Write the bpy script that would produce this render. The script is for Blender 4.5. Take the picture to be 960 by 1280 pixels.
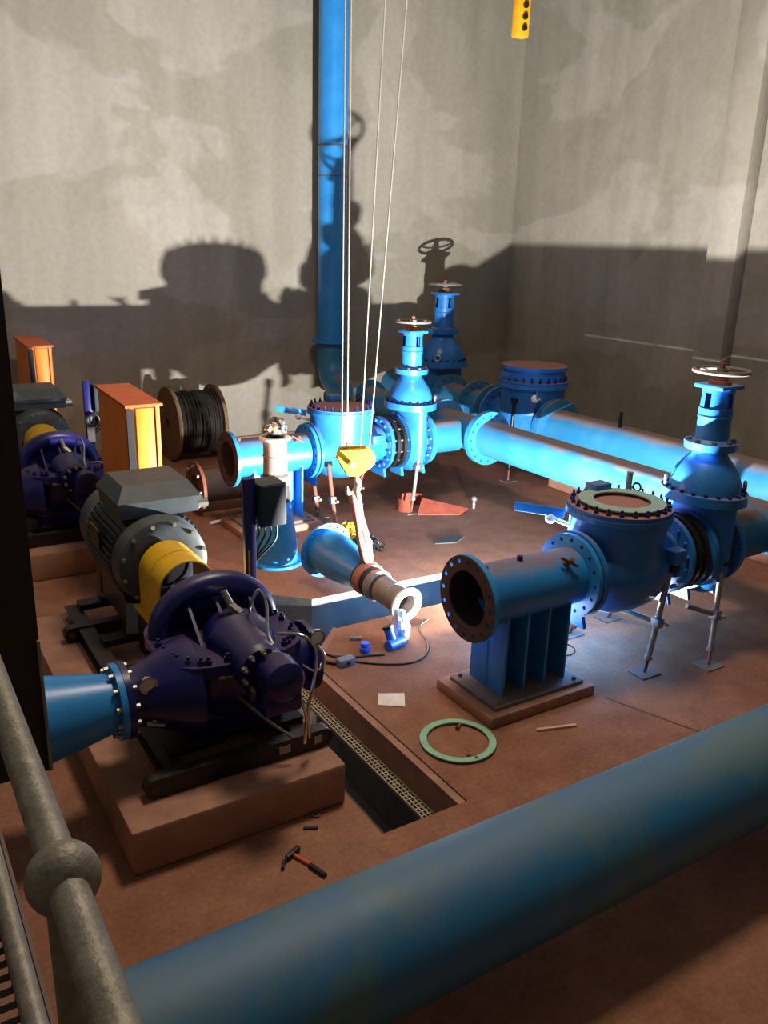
import bpy, bmesh, math, random
from math import pi, sin, cos, radians as rad
from mathutils import Vector as V, Matrix, Quaternion
from mathutils.geometry import tessellate_polygon

random.seed(7)
S = bpy.context.scene
COL = S.collection
for o in list(bpy.data.objects):
    bpy.data.objects.remove(o)

# ------------------------------------------------------------------ camera
CAMPOS = V((0, 0, 4.0))
F_PX = 1048.0
cam = bpy.data.cameras.new('camera')
cam.sensor_fit = 'VERTICAL'
cam.sensor_height = 32
cam.sensor_width = 24
cam.lens = 32 * F_PX / 1280
cam.clip_start = 0.05
camo = bpy.data.objects.new('camera', cam)
COL.objects.link(camo)
R3 = Matrix(((0.848, 0.136, -0.512), (-0.529, 0.272, -0.804), (0.030, 0.953, 0.303)))
q = R3.to_quaternion().normalized()
camo.matrix_world = Matrix.Translation(CAMPOS) @ q.to_matrix().to_4x4()
S.camera = camo

# ------------------------------------------------------------------ world, light, exposure
w = bpy.data.worlds.new('World')
S.world = w
w.use_nodes = True
w.node_tree.nodes['Background'].inputs[0].default_value = (1.0, 0.93, 0.84, 1)
w.node_tree.nodes['Background'].inputs[1].default_value = 0.065
S.view_settings.view_transform = 'Standard'
S.view_settings.look = 'None'
S.view_settings.gamma = 1
S.view_settings.exposure = 1.0
S.view_settings.use_curve_mapping = False


def area_light(name, loc, target, size, power, color, size_y=None):
    l = bpy.data.lights.new(name, 'AREA')
    l.shape = 'RECTANGLE'
    l.size = size
    l.size_y = size_y or size
    l.energy = power
    l.color = color
    o = bpy.data.objects.new(name, l)
    COL.objects.link(o)
    o.location = loc
    o.rotation_euler = (V(target) - V(loc)).to_track_quat('-Z', 'Y').to_euler()
    return o


LAMP = V((5.95, 6.22, 0.115))
area_light('floodlight_beam', LAMP, LAMP + V((0.06, 1.0, 2.7)), 0.13, 1500, (1.0, 0.975, 0.945), 0.10)
# high-bay luminaire high over the pump floor
area_light('high_bay_light', (4.2, 6.2, 9.6), (4.0, 5.0, 0), 1.6, 245, (1.0, 0.83, 0.66))

# ------------------------------------------------------------------ materials
MATS = {}


def lin(c):
    return tuple(((v / 255) / 12.92 if v / 255 <= 0.04045 else ((v / 255 + 0.055) / 1.055) ** 2.4) for v in c) + (1,)


def mat(name, col, rough=0.5, metal=0.0, col2=None, scale=4.0, dust=0.0, dustcol=(122, 92, 76), bump=0.0,
        bscale=40.0, lo=0.4, hi=0.65, spec=0.5):
    if name in MATS:
        return MATS[name]
    m = bpy.data.materials.new(name)
    m.use_nodes = True
    nt = m.node_tree
    b = nt.nodes['Principled BSDF']
    b.inputs['Roughness'].default_value = rough
    b.inputs['Metallic'].default_value = metal
    b.inputs['Specular IOR Level'].default_value = spec
    tc = nt.nodes.new('ShaderNodeTexCoord')
    geo = nt.nodes.new('ShaderNodeNewGeometry')
    ns = nt.nodes.new('ShaderNodeTexNoise')
    ns.inputs['Scale'].default_value = scale
    ns.inputs['Detail'].default_value = 6
    ns.inputs['Roughness'].default_value = 0.6
    nt.links.new(geo.outputs['Position'], ns.inputs['Vector'])
    rp = nt.nodes.new('ShaderNodeValToRGB')
    rp.color_ramp.elements[0].position = lo
    rp.color_ramp.elements[1].position = hi
    rp.color_ramp.elements[0].color = lin(col)
    rp.color_ramp.elements[1].color = lin(col2 or tuple(min(255, int(v * 1.12)) for v in col))
    nt.links.new(ns.outputs['Fac'], rp.inputs['Fac'])
    out = rp.outputs['Color']
    if dust > 0:
        # settled dust: lies only on faces that look up
        sx = nt.nodes.new('ShaderNodeSeparateXYZ')
        nt.links.new(geo.outputs['Normal'], sx.inputs[0])
        n2 = nt.nodes.new('ShaderNodeTexNoise')
        n2.inputs['Scale'].default_value = 2.3
        n2.inputs['Detail'].default_value = 5
        nt.links.new(geo.outputs['Position'], n2.inputs['Vector'])
        ad = nt.nodes.new('ShaderNodeMath')
        ad.operation = 'MULTIPLY_ADD'
        nt.links.new(n2.outputs['Fac'], ad.inputs[0])
        ad.inputs[1].default_value = 0.7
        nt.links.new(sx.outputs['Z'], ad.inputs[2])
        mr = nt.nodes.new('ShaderNodeMapRange')
        mr.inputs['From Min'].default_value = 1.02
        mr.inputs['From Max'].default_value = 1.30
        mr.inputs['To Max'].default_value = dust
        nt.links.new(ad.outputs[0], mr.inputs['Value'])
        mx = nt.nodes.new('ShaderNodeMix')
        mx.data_type = 'RGBA'
        nt.links.new(mr.outputs[0], mx.inputs[0])
        nt.links.new(out, mx.inputs[6])
        mx.inputs[7].default_value = lin(dustcol)
        out = mx.outputs[2]
        r2 = nt.nodes.new('ShaderNodeMapRange')
        r2.inputs['To Min'].default_value = rough
        r2.inputs['To Max'].default_value = 0.9
        nt.links.new(mr.outputs[0], r2.inputs['Value'])
        nt.links.new(r2.outputs[0], b.inputs['Roughness'])
    nt.links.new(out, b.inputs['Base Color'])
    if bump > 0:
        n3 = nt.nodes.new('ShaderNodeTexNoise')
        n3.inputs['Scale'].default_value = bscale
        n3.inputs['Detail'].default_value = 4
        nt.links.new(geo.outputs['Position'], n3.inputs['Vector'])
        bp = nt.nodes.new('ShaderNodeBump')
        bp.inputs['Strength'].default_value = bump
        bp.inputs['Distance'].default_value = 0.01
        nt.links.new(n3.outputs['Fac'], bp.inputs['Height'])
        nt.links.new(bp.outputs['Normal'], b.inputs['Normal'])
    MATS[name] = m
    return m


BLUE = mat('blue_paint', (34, 118, 186), 0.38, col2=(42, 134, 202), scale=3, dust=0.75)
BLUEC = mat('blue_paint_clean', (36, 126, 196), 0.36, col2=(44, 138, 206), scale=3)
DBLUE = mat('blue_cast_paint', (32, 102, 170), 0.34, col2=(40, 116, 184), scale=5, dust=0.45)
PBLUE = mat('blue_pipe_dusty', (36, 112, 160), 0.45, col2=(52, 122, 160), scale=1.6, dust=0.95, dustcol=(128, 104, 90))
NAVY = mat('navy_paint', (17, 18, 80), 0.28, col2=(23, 24, 92), scale=6, dust=0.3, dustcol=(92, 72, 74))
BLACKP = mat('black_paint', (17, 16, 17), 0.4, col2=(24, 22, 22), scale=6, dust=0.25, dustcol=(84, 66, 56))
BLACK = mat('black_rubber', (14, 14, 14), 0.5)
MGREY = mat('motor_grey', (58, 68, 72), 0.5, col2=(70, 80, 84), scale=7, dust=0.4, dustcol=(96, 86, 76))
TEALG = mat('dark_teal', (24, 42, 48), 0.5, dust=0.2)
YEL = mat('yellow_paint', (214, 164, 22), 0.4, col2=(226, 178, 34), scale=9)
HYEL = mat('hoist_yellow', (222, 178, 30), 0.38, col2=(206, 160, 24), scale=14)
ORG = mat('orange_paint', (240, 136, 36), 0.5, col2=(246, 146, 44), scale=3)
ORGD = mat('orange_roof', (196, 84, 24), 0.55, col2=(206, 94, 34), scale=5)
STEEL = mat('galvanised_steel', (140, 140, 132), 0.42, 0.7, col2=(164, 163, 154), scale=14)
RAILM = mat('galvanised_rail', (128, 124, 112), 0.55, 0.35, col2=(150, 146, 134), scale=60, bump=0.15, bscale=220)
CHROME = mat('bright_tube', (205, 205, 200), 0.18, 1.0)
RUST = mat('rust', (108, 62, 44), 0.8, col2=(132, 80, 58), scale=9)
REDRUST = mat('red_rust', (128, 58, 40), 0.8, col2=(146, 70, 48), scale=8)
GREYP = mat('grey_primer', (118, 110, 103), 0.55, col2=(136, 126, 116), scale=7)
DGREYS = mat('dull_steel', (92, 88, 86), 0.6, col2=(112, 104, 98), scale=8, dust=0.5)
WHITEP = mat('white_paint', (226, 226, 220), 0.45)
GREEN = mat('green_gasket', (126, 178, 142), 0.6, col2=(142, 192, 156), scale=12)
LGREEN = mat('pale_green_gasket', (132, 156, 140), 0.65, col2=(146, 168, 152), scale=12)
DARKIN = mat('pipe_bore', (46, 36, 36), 0.75, col2=(60, 46, 44), scale=6)
FLFACE = mat('flange_face_rust', (70, 48, 46), 0.7, col2=(88, 60, 54), scale=9)
CONC = mat('brown_concrete', (150, 108, 88), 0.9, col2=(168, 124, 102), scale=5, bump=0.3, bscale=60)
WOOD = mat('old_wood', (96, 74, 54), 0.8, col2=(118, 92, 66), scale=14)
PALEWOOD = mat('pale_wood', (190, 150, 120), 0.7)
CABLE = mat('black_cable', (26, 22, 20), 0.5, col2=(38, 32, 28), scale=20)
SLING = mat('pink_sling', (150, 92, 76), 0.85, col2=(176, 114, 94), scale=30)
ROPE = mat('wire_rope', (176, 172, 160), 0.45, 0.4, col2=(150, 146, 134), scale=90)
PAPER = mat('paper', (206, 196, 178), 0.8)
DPANEL = mat('dark_panel', (30, 20, 17), 0.6, col2=(40, 27, 22), scale=10)
BLUEPL = mat('blue_plastic', (28, 92, 196), 0.4)
HAMH = mat('orange_handle', (204, 92, 40), 0.5)
GRPM = mat('pale_grating', (150, 140, 116), 0.7, col2=(172, 160, 134), scale=20)
TRENCH = mat('trench_concrete', (96, 102, 104), 0.85, col2=(116, 120, 120), scale=3, bump=0.2)
YBLK = mat('yellow_chain', (196, 156, 40), 0.5)
GLASSD = mat('gauge_face', (196, 190, 172), 0.3)
WRAPW = mat('clear_wrap', (196, 196, 196), 0.12, spec=0.9)
SILVER = mat('silver_foil', (200, 196, 186), 0.2, 0.8, col2=(60, 56, 52), scale=22, lo=0.42, hi=0.6)


def wall_mat():
    m = bpy.data.materials.new('stained_plaster')
    m.use_nodes = True
    nt = m.node_tree
    b = nt.nodes['Principled BSDF']
    b.inputs['Roughness'].default_value = 0.9
    b.inputs['Specular IOR Level'].default_value = 0.2
    geo = nt.nodes.new('ShaderNodeNewGeometry')

    def noise(scale, vscale=(1, 1, 1), detail=5, dist=0.0):
        mp = nt.nodes.new('ShaderNodeMapping')
        mp.inputs['Scale'].default_value = vscale
        nt.links.new(geo.outputs['Position'], mp.inputs['Vector'])
        n = nt.nodes.new('ShaderNodeTexNoise')
        n.inputs['Scale'].default_value = scale
        n.inputs['Detail'].default_value = detail
        n.inputs['Distortion'].default_value = dist
        nt.links.new(mp.outputs[0], n.inputs['Vector'])
        return n.outputs['Fac']

    def ramp(src, p0, p1, c0, c1):
        r = nt.nodes.new('ShaderNodeValToRGB')
        r.color_ramp.elements[0].position = p0
        r.color_ramp.elements[1].position = p1
        r.color_ramp.elements[0].color = c0
        r.color_ramp.elements[1].color = c1
        nt.links.new(src, r.inputs['Fac'])
        return r.outputs['Color']

    def mul(a, c, f=1.0):
        x = nt.nodes.new('ShaderNodeMix')
        x.data_type = 'RGBA'
        x.blend_type = 'MULTIPLY'
        x.inputs[0].default_value = f
        nt.links.new(a, x.inputs[6])
        nt.links.new(c, x.inputs[7])
        return x.outputs[2]
    # damp patches with a crisp edge, fine mottling and vertical runs
    base = ramp(noise(0.33, (1, 1, 1.6), 4, 0.4), 0.475, 0.515, lin((149, 143, 130)), lin((161, 155, 144)))
    patch2 = ramp(noise(0.5, (1.4, 1.4, 1.0), 5, 0.2), 0.52, 0.56, (1, 1, 1, 1), (0.93, 0.93, 0.915, 1))
    runs = ramp(noise(2.2, (1, 1, 0.12), 5), 0.35, 0.7, (0.90, 0.90, 0.89, 1), (1.06, 1.06, 1.05, 1))
    fine = ramp(noise(9, (1, 1, 1), 8), 0.3, 0.7, (0.93, 0.93, 0.92, 1), (1.05, 1.05, 1.05, 1))
    c = mul(mul(mul(base, patch2), runs), fine)
    nt.links.new(c, b.inputs['Base Color'])
    bp = nt.nodes.new('ShaderNodeBump')
    bp.inputs['Strength'].default_value = 0.15
    bp.inputs['Distance'].default_value = 0.02
    nt.links.new(noise(14, (1, 1, 1), 6), bp.inputs['Height'])
    nt.links.new(bp.outputs['Normal'], b.inputs['Normal'])
    return m


def floor_mat():
    m = bpy.data.materials.new('dusty_red_concrete')
    m.use_nodes = True
    nt = m.node_tree
    b = nt.nodes['Principled BSDF']
    b.inputs['Roughness'].default_value = 0.85
    b.inputs['Specular IOR Level'].default_value = 0.25
    geo = nt.nodes.new('ShaderNodeNewGeometry')
    outs = []
    for sc, p0, p1, c0, c1, de in ((0.55, 0.35, 0.65, (146, 99, 74), (168, 123, 98), 4),
                                   (3.5, 0.35, 0.7, (226, 222, 220), (255, 252, 250), 6),
                                   (26, 0.3, 0.75, (226, 222, 220), (255, 255, 255), 3)):
        n = nt.nodes.new('ShaderNodeTexNoise')
        n.inputs['Scale'].default_value = sc
        n.inputs['Detail'].default_value = de
        nt.links.new(geo.outputs['Position'], n.inputs['Vector'])
        r = nt.nodes.new('ShaderNodeValToRGB')
        r.color_ramp.elements[0].position = p0
        r.color_ramp.elements[1].position = p1
        r.color_ramp.elements[0].color = lin(c0)
        r.color_ramp.elements[1].color = lin(c1)
        nt.links.new(n.outputs['Fac'], r.inputs['Fac'])
        outs.append(r.outputs['Color'])
    c = outs[0]
    for k in (1, 2):
        x = nt.nodes.new('ShaderNodeMix')
        x.data_type = 'RGBA'
        x.blend_type = 'MULTIPLY'
        x.inputs[0].default_value = 1
        nt.links.new(c, x.inputs[6])
        nt.links.new(outs[k], x.inputs[7])
        c = x.outputs[2]
    nt.links.new(c, b.inputs['Base Color'])
    n = nt.nodes.new('ShaderNodeTexNoise')
    n.inputs['Scale'].default_value = 30
    n.inputs['Detail'].default_value = 6
    nt.links.new(geo.outputs['Position'], n.inputs['Vector'])
    bp = nt.nodes.new('ShaderNodeBump')
    bp.inputs['Strength'].default_value = 0.25
    bp.inputs['Distance'].default_value = 0.01
    nt.links.new(n.outputs['Fac'], bp.inputs['Height'])
    nt.links.new(bp.outputs['Normal'], b.inputs['Normal'])
    return m


WALL = wall_mat()
FLOOR = floor_mat()

# ------------------------------------------------------------------ mesh helpers
BASE = {}


def frame(axis):
    a = V(axis).normalized()
    u = V((0, 0, 1)) if abs(a.z) < 0.9 else V((1, 0, 0))
    u = (u - a * u.dot(a)).normalized()
    return a, u, a.cross(u)


class MB:
    def __init__(self):
        self.v = []
        self.f = []

    def add(self, vs, fs):
        n = len(self.v)
        self.v += [V(p) for p in vs]
        self.f += [[i + n for i in f] for f in fs]
        return self

    def box(self, x0, x1, y0, y1, z0, z1, bev=0.0, M=None):
        if bev <= 0:
            vs = [(x, y, z) for x in (x0, x1) for y in (y0, y1) for z in (z0, z1)]
            fs = [(0, 1, 3, 2), (4, 6, 7, 5), (0, 4, 5, 1), (2, 3, 7, 6), (0, 2, 6, 4), (1, 5, 7, 3)]
        else:
            bm = bmesh.new()
            bmesh.ops.create_cube(bm, size=1)
            for p in bm.verts:
                p.co = V(((x0 + x1) / 2 + p.co.x * (x1 - x0), (y0 + y1) / 2 + p.co.y * (y1 - y0),
                          (z0 + z1) / 2 + p.co.z * (z1 - z0)))
            bmesh.ops.bevel(bm, geom=bm.edges[:], offset=bev, segments=2, affect='EDGES', profile=0.5)
            bm.verts.index_update()
            vs = [p.co.copy() for p in bm.verts]
            fs = [[p.index for p in f.verts] for f in bm.faces]
            bm.free()
        if M is not None:
            vs = [M @ V(p) for p in vs]
        return self.add(vs, fs)

    def bar(self, p0, p1, wx, wy, bev=0.0, up=None):
        """box along p0-p1"""
        p0, p1 = V(p0), V(p1)
        a, u, t = frame(p1 - p0)
        if up is not None:
            u = (V(up) - a * V(up).dot(a)).normalized()
            t = a.cross(u)
        M = Matrix((t, u, a)).transposed().to_4x4()
        M = Matrix.Translation(p0) @ M
        return self.box(-wx / 2, wx / 2, -wy / 2, wy / 2, 0, (p1 - p0).length, bev, M)

    def lathe(self, prof, o, axis, seg=40, closed=False, a0=0.0, a1=2 * pi):
        """prof: (along, radius) list, revolved about axis through o"""
        a, u, t = frame(axis)
        o = V(o)
        full = abs(a1 - a0 - 2 * pi) < 1e-6
        n = seg if full else seg + 1
        vs, fs, rows = [], [], []
        for (h, r) in prof:
            if r < 1e-6:
                rows.append([len(vs)] * n)
                vs.append(o + a * h)
            else:
                row = []
                for k in range(n):
                    g = a0 + (a1 - a0) * k / seg
                    row.append(len(vs))
                    vs.append(o + a * h + (u * cos(g) + t * sin(g)) * r)
                rows.append(row)
        pairs = list(zip(rows, rows[1:])) + ([(rows[-1], rows[0])] if closed else [])
        for A, B in pairs:
            for k in range(seg):
                k2 = (k + 1) % n
                q4 = [A[k], A[k2], B[k2], B[k]]
                f = []
                for i in q4:
                    if i not in f:
                        f.append(i)
                if len(f) > 2:
                    fs.append(f)
        return self.add(vs, fs)

    def cyl(self, p0, p1, r, r2=None, seg=24):
        p0, p1 = V(p0), V(p1)
        L = (p1 - p0).length
        r2 = r if r2 is None else r2
        return self.lathe([(0, 0), (0, r), (L, r2), (L, 0)], p0, p1 - p0, seg)

    def ring(self, o, axis, t, R, r, seg=40):
        """flat annulus of thickness t starting at o"""
        return self.lathe([(0, r), (0, R), (t, R), (t, r)], o, axis, seg, closed=True)

    def holed_ring(self, o, axis, t, R, r, n, pcd, hr, seg=12):
        """flange plate with n real bolt holes"""
        a, u, tt = frame(axis)
        o = V(o)
        vs, fs = [], []
        h = pi / n
        for k in range(n):
            g0 = 2 * pi * k / n
            # outer boundary of the sector, then the hole, both with 'seg' points
            bd = []
            per = seg // 4
            cs = [(-h, r), (h, r), (h, R), (-h, R)]
            for c in range(4):
                A, B = cs[c], cs[(c + 1) % 4]
                for j in range(per):
                    s = j / per
                    bd.append((A[0] + (B[0] - A[0]) * s, A[1] + (B[1] - A[1]) * s))
            hl = []
            for (g, rr) in bd:
                ang = math.atan2(rr - pcd, g * pcd)
                hl.append((hr * cos(ang), hr * sin(ang)))
            b0 = len(vs)
            for z in (0, t):
                for (g, rr) in bd:
                    vs.append(o + a * z + (u * cos(g0 + g) + tt * sin(g0 + g)) * rr)
                for (x, y) in hl:
                    e = u * cos(g0) + tt * sin(g0)
                    e2 = -u * sin(g0) + tt * cos(g0)
                    vs.append(o + a * z + e * (pcd + y) + e2 * x)
            m = seg
            for j in range(m):
                j2 = (j + 1) % m
                fs.append([b0 + j, b0 + j2, b0 + m + j2, b0 + m + j])
                fs.append([b0 + 2 * m + j, b0 + 3 * m + j, b0 + 3 * m + j2, b0 + 2 * m + j2])
                fs.append([b0 + m + j, b0 + m + j2, b0 + 3 * m + j2, b0 + 3 * m + j])
                # rim and bore walls
                if (0 <= j < per) or (2 * per <= j < 3 * per):
                    fs.append([b0 + j, b0 + 2 * m + j, b0 + 2 * m + j2, b0 + j2])
        return self.add(vs, fs)

    def bolts(self, o, axis, n, pcd, r, h, off=0.0, a0=0, a1=2 * pi, stud=0.0):
        a, u, t = frame(axis)
        for k in range(n):
            g = a0 + (a1 - a0) * (k + off) / n
            p = V(o) + (u * cos(g) + t * sin(g)) * pcd
            self.cyl(p, p + a * h, r, seg=6)
            if stud:
                self.cyl(p + a * h, p + a * (h + stud), r * 0.55, seg=6)
        return self

    def tube(self, pts, r, seg=10, caps=True, radii=None):
        pts = [V(p) for p in pts]
        n = len(pts)
        tg = []
        for i in range(n):
            d = pts[min(i + 1, n - 1)] - pts[max(i - 1, 0)]
            tg.append(d.normalized())
        a, u, t = frame(tg[0])
        vs, fs = [], []
        for i in range(n):
            if i:
                qn = tg[i - 1].rotation_difference(tg[i])
                u = qn @ u
                u = (u - tg[i] * u.dot(tg[i])).normalized()
            t = tg[i].cross(u)
            rr = radii[i] if radii else r
            for k in range(seg):
                g = 2 * pi * k / seg
                vs.append(pts[i] + (u * cos(g) + t * sin(g)) * rr)
        for i in range(n - 1):
            for k in range(seg):
                k2 = (k + 1) % seg
                fs.append([i * seg + k, i * seg + k2, (i + 1) * seg + k2, (i + 1) * seg + k])
        if caps:
            fs.append(list(range(seg))[::-1])
            fs.append([(n - 1) * seg + k for k in range(seg)])
        return self.add(vs, fs)

    def torus(self, o, axis, R, r, seg=36, s2=8, a0=0, a1=2 * pi):
        prof = [(r * sin(2 * pi * k / s2), R + r * cos(2 * pi * k / s2)) for k in range(s2)]
        return self.lathe(prof, o, axis, seg, closed=True, a0=a0, a1=a1)

    def ball(self, o, rx, ry=None, rz=None, seg=20, rows=10, zmin=-1.0):
        ry = ry or rx
        rz = rz or rx
        n = len(self.v)
        g0 = math.asin(zmin)
        prof = []
        for k in range(rows + 1):
            g = g0 + (pi / 2 - g0) * k / rows
            prof.append((sin(g), max(0, cos(g)) if k < rows else 0))
        if zmin <= -0.999:
            prof[0] = (-1, 0)
        self.lathe(prof, (0, 0, 0), (0, 0, 1), seg)
        for i in range(n, len(self.v)):
            p = self.v[i]
            self.v[i] = V((o[0] + p.x * rx, o[1] + p.y * ry, o[2] + p.z * rz))
        return self

    def prism(self, poly, o, ax, ay, az, depth):
        """extrude 2-D polygon (in ax, ay) by depth along az"""
        o, ax, ay, az = V(o), V(ax), V(ay), V(az)
        n = len(poly)
        vs = [o + ax * p[0] + ay * p[1] for p in poly] + [o + ax * p[0] + ay * p[1] + az * depth for p in poly]
        fs = [list(range(n))[::-1], list(range(n, 2 * n))]
        for i in range(n):
            j = (i + 1) % n
            fs.append([i, j, n + j, n + i])
        return self.add(vs, fs)

    def build(self, name, m, parent=None, ang=35, kind=None, label=None):
        me = bpy.data.meshes.new(name)
        b = BASE.get(parent, V((0, 0, 0))) if parent else V((0, 0, 0))
        me.from_pydata([p - b for p in self.v], [], self.f)
        bm = bmesh.new()
        bm.from_mesh(me)
        bmesh.ops.remove_doubles(bm, verts=bm.verts, dist=1e-5)
        bmesh.ops.recalc_face_normals(bm, faces=bm.faces)
        bm.to_mesh(me)
        bm.free()
        me.materials.append(m)
        me.shade_smooth()
        me.set_sharp_from_angle(angle=rad(ang))
        o = bpy.data.objects.new(name, me)
        COL.objects.link(o)
        if parent:
            o.parent = parent
            BASE[o] = BASE[parent]
        else:
            BASE[o] = V((0, 0, 0))
        if kind:
            o['kind'] = kind
        if label:
            o['label'] = label
        return o


def tag(o, label, cat, group=None):
    o['label'] = label
    o['category'] = cat
    if group:
        o['group'] = group
    return o


def thing(name, base, label, cat, group=None):
    o = bpy.data.objects.new(name, None)
    o.empty_display_size = 0.1
    COL.objects.link(o)
    o.location = base
    BASE[o] = V(base)
    return tag(o, label, cat, group)


def copy_tree(o, parent=None):
    c = o.copy()
    COL.objects.link(c)
    if parent:
        c.parent = parent
    for ch in o.children:
        copy_tree(ch, c)
    return c


def clone(o, loc, label, rz=0.0, scale=1.0):
    c = copy_tree(o)
    c.location = loc
    c.rotation_euler = (0, 0, rz)
    c.scale = (scale,) * 3
    c['label'] = label
    return c


def struct(o):
    o['kind'] = 'structure'
    return o


def bez(p0, p1, p2, p3, n=12):
    p0, p1, p2, p3 = map(V, (p0, p1, p2, p3))
    return [p0 * (1 - t) ** 3 + p1 * 3 * t * (1 - t) ** 2 + p2 * 3 * t * t * (1 - t) + p3 * t ** 3
            for t in [k / n for k in range(n + 1)]]


def smooth(pts, n=6):
    """Catmull-Rom through pts"""
    pts = [V(p) for p in pts]
    P = [pts[0] * 2 - pts[1]] + pts + [pts[-1] * 2 - pts[-2]]
    out = []
    for i in range(1, len(P) - 2):
        a, b, c, d = P[i - 1:i + 3]
        for k in range(n):
            t = k / n
            out.append(0.5 * ((2 * b) + (c - a) * t + (2 * a - 5 * b + 4 * c - d) * t * t + (3 * b - a - 3 * c + d) * t ** 3))
    out.append(pts[-1])
    return out


PER = V((0, 5.5, 0))      # spacing of the two pump lines
WB, WR = 16.1, 13.6       # back wall y, right wall x
XA, YA, ZA = V((1, 0, 0)), V((0, 1, 0)), V((0, 0, 1))

# ------------------------------------------------------------------ room
TZ = -0.95
outer = [(-5, -4), (WR, -4), (WR, WB), (-5, WB)]
trench = [(2.74, 4.19), (3.5, 4.19), (3.5, 6.65), (4.12, 7.3), (7.0, 7.3), (7.0, 8.06), (4.2, 8.12), (3.55, 8.75), (2.74, 8.75)]
pts = [V((x, y, 0)) for x, y in outer] + [V((x, y, 0)) for x, y in trench]
tri = tessellate_polygon([[V((x, y, 0)) for x, y in outer], [V((x, y, 0)) for x, y in trench]])
fm = MB()
fm.add(pts, [list(t) for t in tri])
floor = struct(fm.build('floor', FLOOR))
tm = MB()
nT = len(trench)
tm.add([(x, y, -0.0) for x, y in trench] + [(x, y, TZ) for x, y in trench],
       [[i, (i + 1) % nT, nT + (i + 1) % nT, nT + i] for i in range(nT)] + [[nT + i for i in range(nT)]])
trench_lining = tm.build('trench_lining', TRENCH, floor)
# floor joint groove shown as a thin sealed strip
MB().bar((5.58, 4.78, 0.001), (6.1, 3.3, 0.001), 0.018, 0.006, up=(0, 0, 1)).build('joint_strip', mat('joint', (92, 62, 48), 0.9), floor)

struct(MB().box(-5, WR + .3, WB, WB + .3, -0.0, 10).build('wall_back', WALL))
struct(MB().box(WR, WR + .3, -4, WB, 0, 10).build('wall_right', WALL))
struct(MB().box(-5.3, -5, -4, WB, 0, 10).build('wall_left', WALL))
struct(MB().box(-5, WR, -4.3, -4, 0, 10).build('wall_front', WALL))
struct(MB().box(WR - .32, WR, 9.72, 10.32, 0, 10, 0.01).build('trim_1', WALL))
struct(MB().box(-5, WR, WB - .06, WB, 0, .12, 0.01).build('baseboard_back', CONC))

# stepped rim and perforated ledges of the trench
rim = MB()
rim.box(3.43, 3.497, 4.195, 6.66, -.30, -.015)
rim.prism([(3.5, 6.66), (4.12, 7.31), (4.07, 7.36), (3.43, 6.69)], (0, 0, -.30), XA, YA, ZA, .285)
struct(rim.build('trim_2', CONC))


def ledge(name, x0, x1, y0, y1, z):
    m = MB()
    nx = 3
    ny = int((y1 - y0) / .045)
    t = .012
    for i in range(nx + 1):
        x = x0 + (x1 - x0) * i / nx
        m.box(x - t / 2, x + t / 2, y0, y1, z - .03, z)
    for j in range(ny + 1):
        y = y0 + (y1 - y0) * j / ny
        m.box(x0, x1, y - t / 2, y + t / 2, z - .028, z - .002)
    return struct(m.build(name, GRPM))


ledge('trim_3', 3.31, 3.42, 4.2, 6.9, -.28)
ledge('trim_4', 2.76, 2.88, 4.2, 8.6, -.28)

# ------------------------------------------------------------------ concrete plinths and blocks
def plinth():
    o = MB().box(1.1, 2.69, 4.63, 8.33, 0, .34, .025).build('concrete_plinth', CONC)
    return tag(o, 'brown concrete plinth carrying the pump that stands beside the open trench', 'plinth')


pl1 = plinth()
clone(pl1, PER, 'brown concrete plinth under the far pump, nearer the plastered back wall')
bl1 = tag(MB().box(4.28, 5.53, 4.87, 5.70, 0, .105, .012).build('concrete_block', CONC),
          'low brown concrete block under the blue pipe stand beside the green ring', 'block')
clone(bl1, PER, 'low brown concrete block under the far pipe stand behind the upright reducer')

# ------------------------------------------------------------------ valve line: spool, check valve, joint, gate valve
PY, PZ = 5.3, 1.08
# --- flanged spool on welded stand
sp = thing('pipe_spool', (4.26, PY, .105), 'blue flanged pipe spool on welded stand, open rusty flange beside the green ring', 'pipe')
o0 = V((4.26, PY, PZ))
MB().lathe([(.03, .272), (1.25, .272), (1.25, .255), (.03, .255)], o0, XA, 48, closed=True).build('barrel', BLUE, sp)
fl = MB().holed_ring(o0, XA, .05, .392, .255, 16, .34, .021, 12).build('flange', BLUEC, sp)
MB().holed_ring(o0 - XA * .006, XA, .006, .388, .256, 16, .34, .021, 12).build('sealing_face', FLFACE, fl)
MB().lathe([(0, .2545), (1.2, .2545), (1.2, 0)], o0, XA, 48).build('bore', DARKIN, sp)
MB().holed_ring(o0 + XA * 1.205, XA, .05, .40, .235, 16, .345, .019, 12).build('flange', BLUEC, sp)
stand = MB()
for px in (4.56, 4.80, 5.05, 5.30):
    stand.box(px, px + .025, 5.08, 5.56, .14, .95)
stand.box(4.56, 5.325, 5.30, 5.33, .14, .95)
stand.build('stand', BLUE, sp)
bp_ = MB().box(4.38, 5.45, 4.95, 5.63, .105, .14, .006).build('base_plate', DGREYS, sp)
ab = MB()
for (x, y) in ((4.46, 5.0), (5.37, 5.0), (4.46, 5.57), (5.37, 5.57)):
    ab.cyl((x, y, .14), (x, y, .175), .02, seg=6)
ab.build('anchor_bolts', DGREYS, bp_, kind='stuff')
MB().cyl(o0 + V((.56, -.02, .25)), o0 + V((.56, -.02, .315)), .028, seg=12).build('tapping', NAVY, sp)
MB().cyl(o0 + V((.15, -.05, .25)), o0 + V((.15, -.05, .30)), .022, seg=12).build('tapping', RUST, sp)
cock = MB()
cock.cyl(o0 + V((.97, -.16, .20)), o0 + V((1.0, -.24, .27)), .025, seg=10)
cock.bar(o0 + V((.90, -.19, .29)), o0 + V((1.06, -.25, .20)), .025, .025)
cock.build('drain_cock', RUST, sp)

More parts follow.
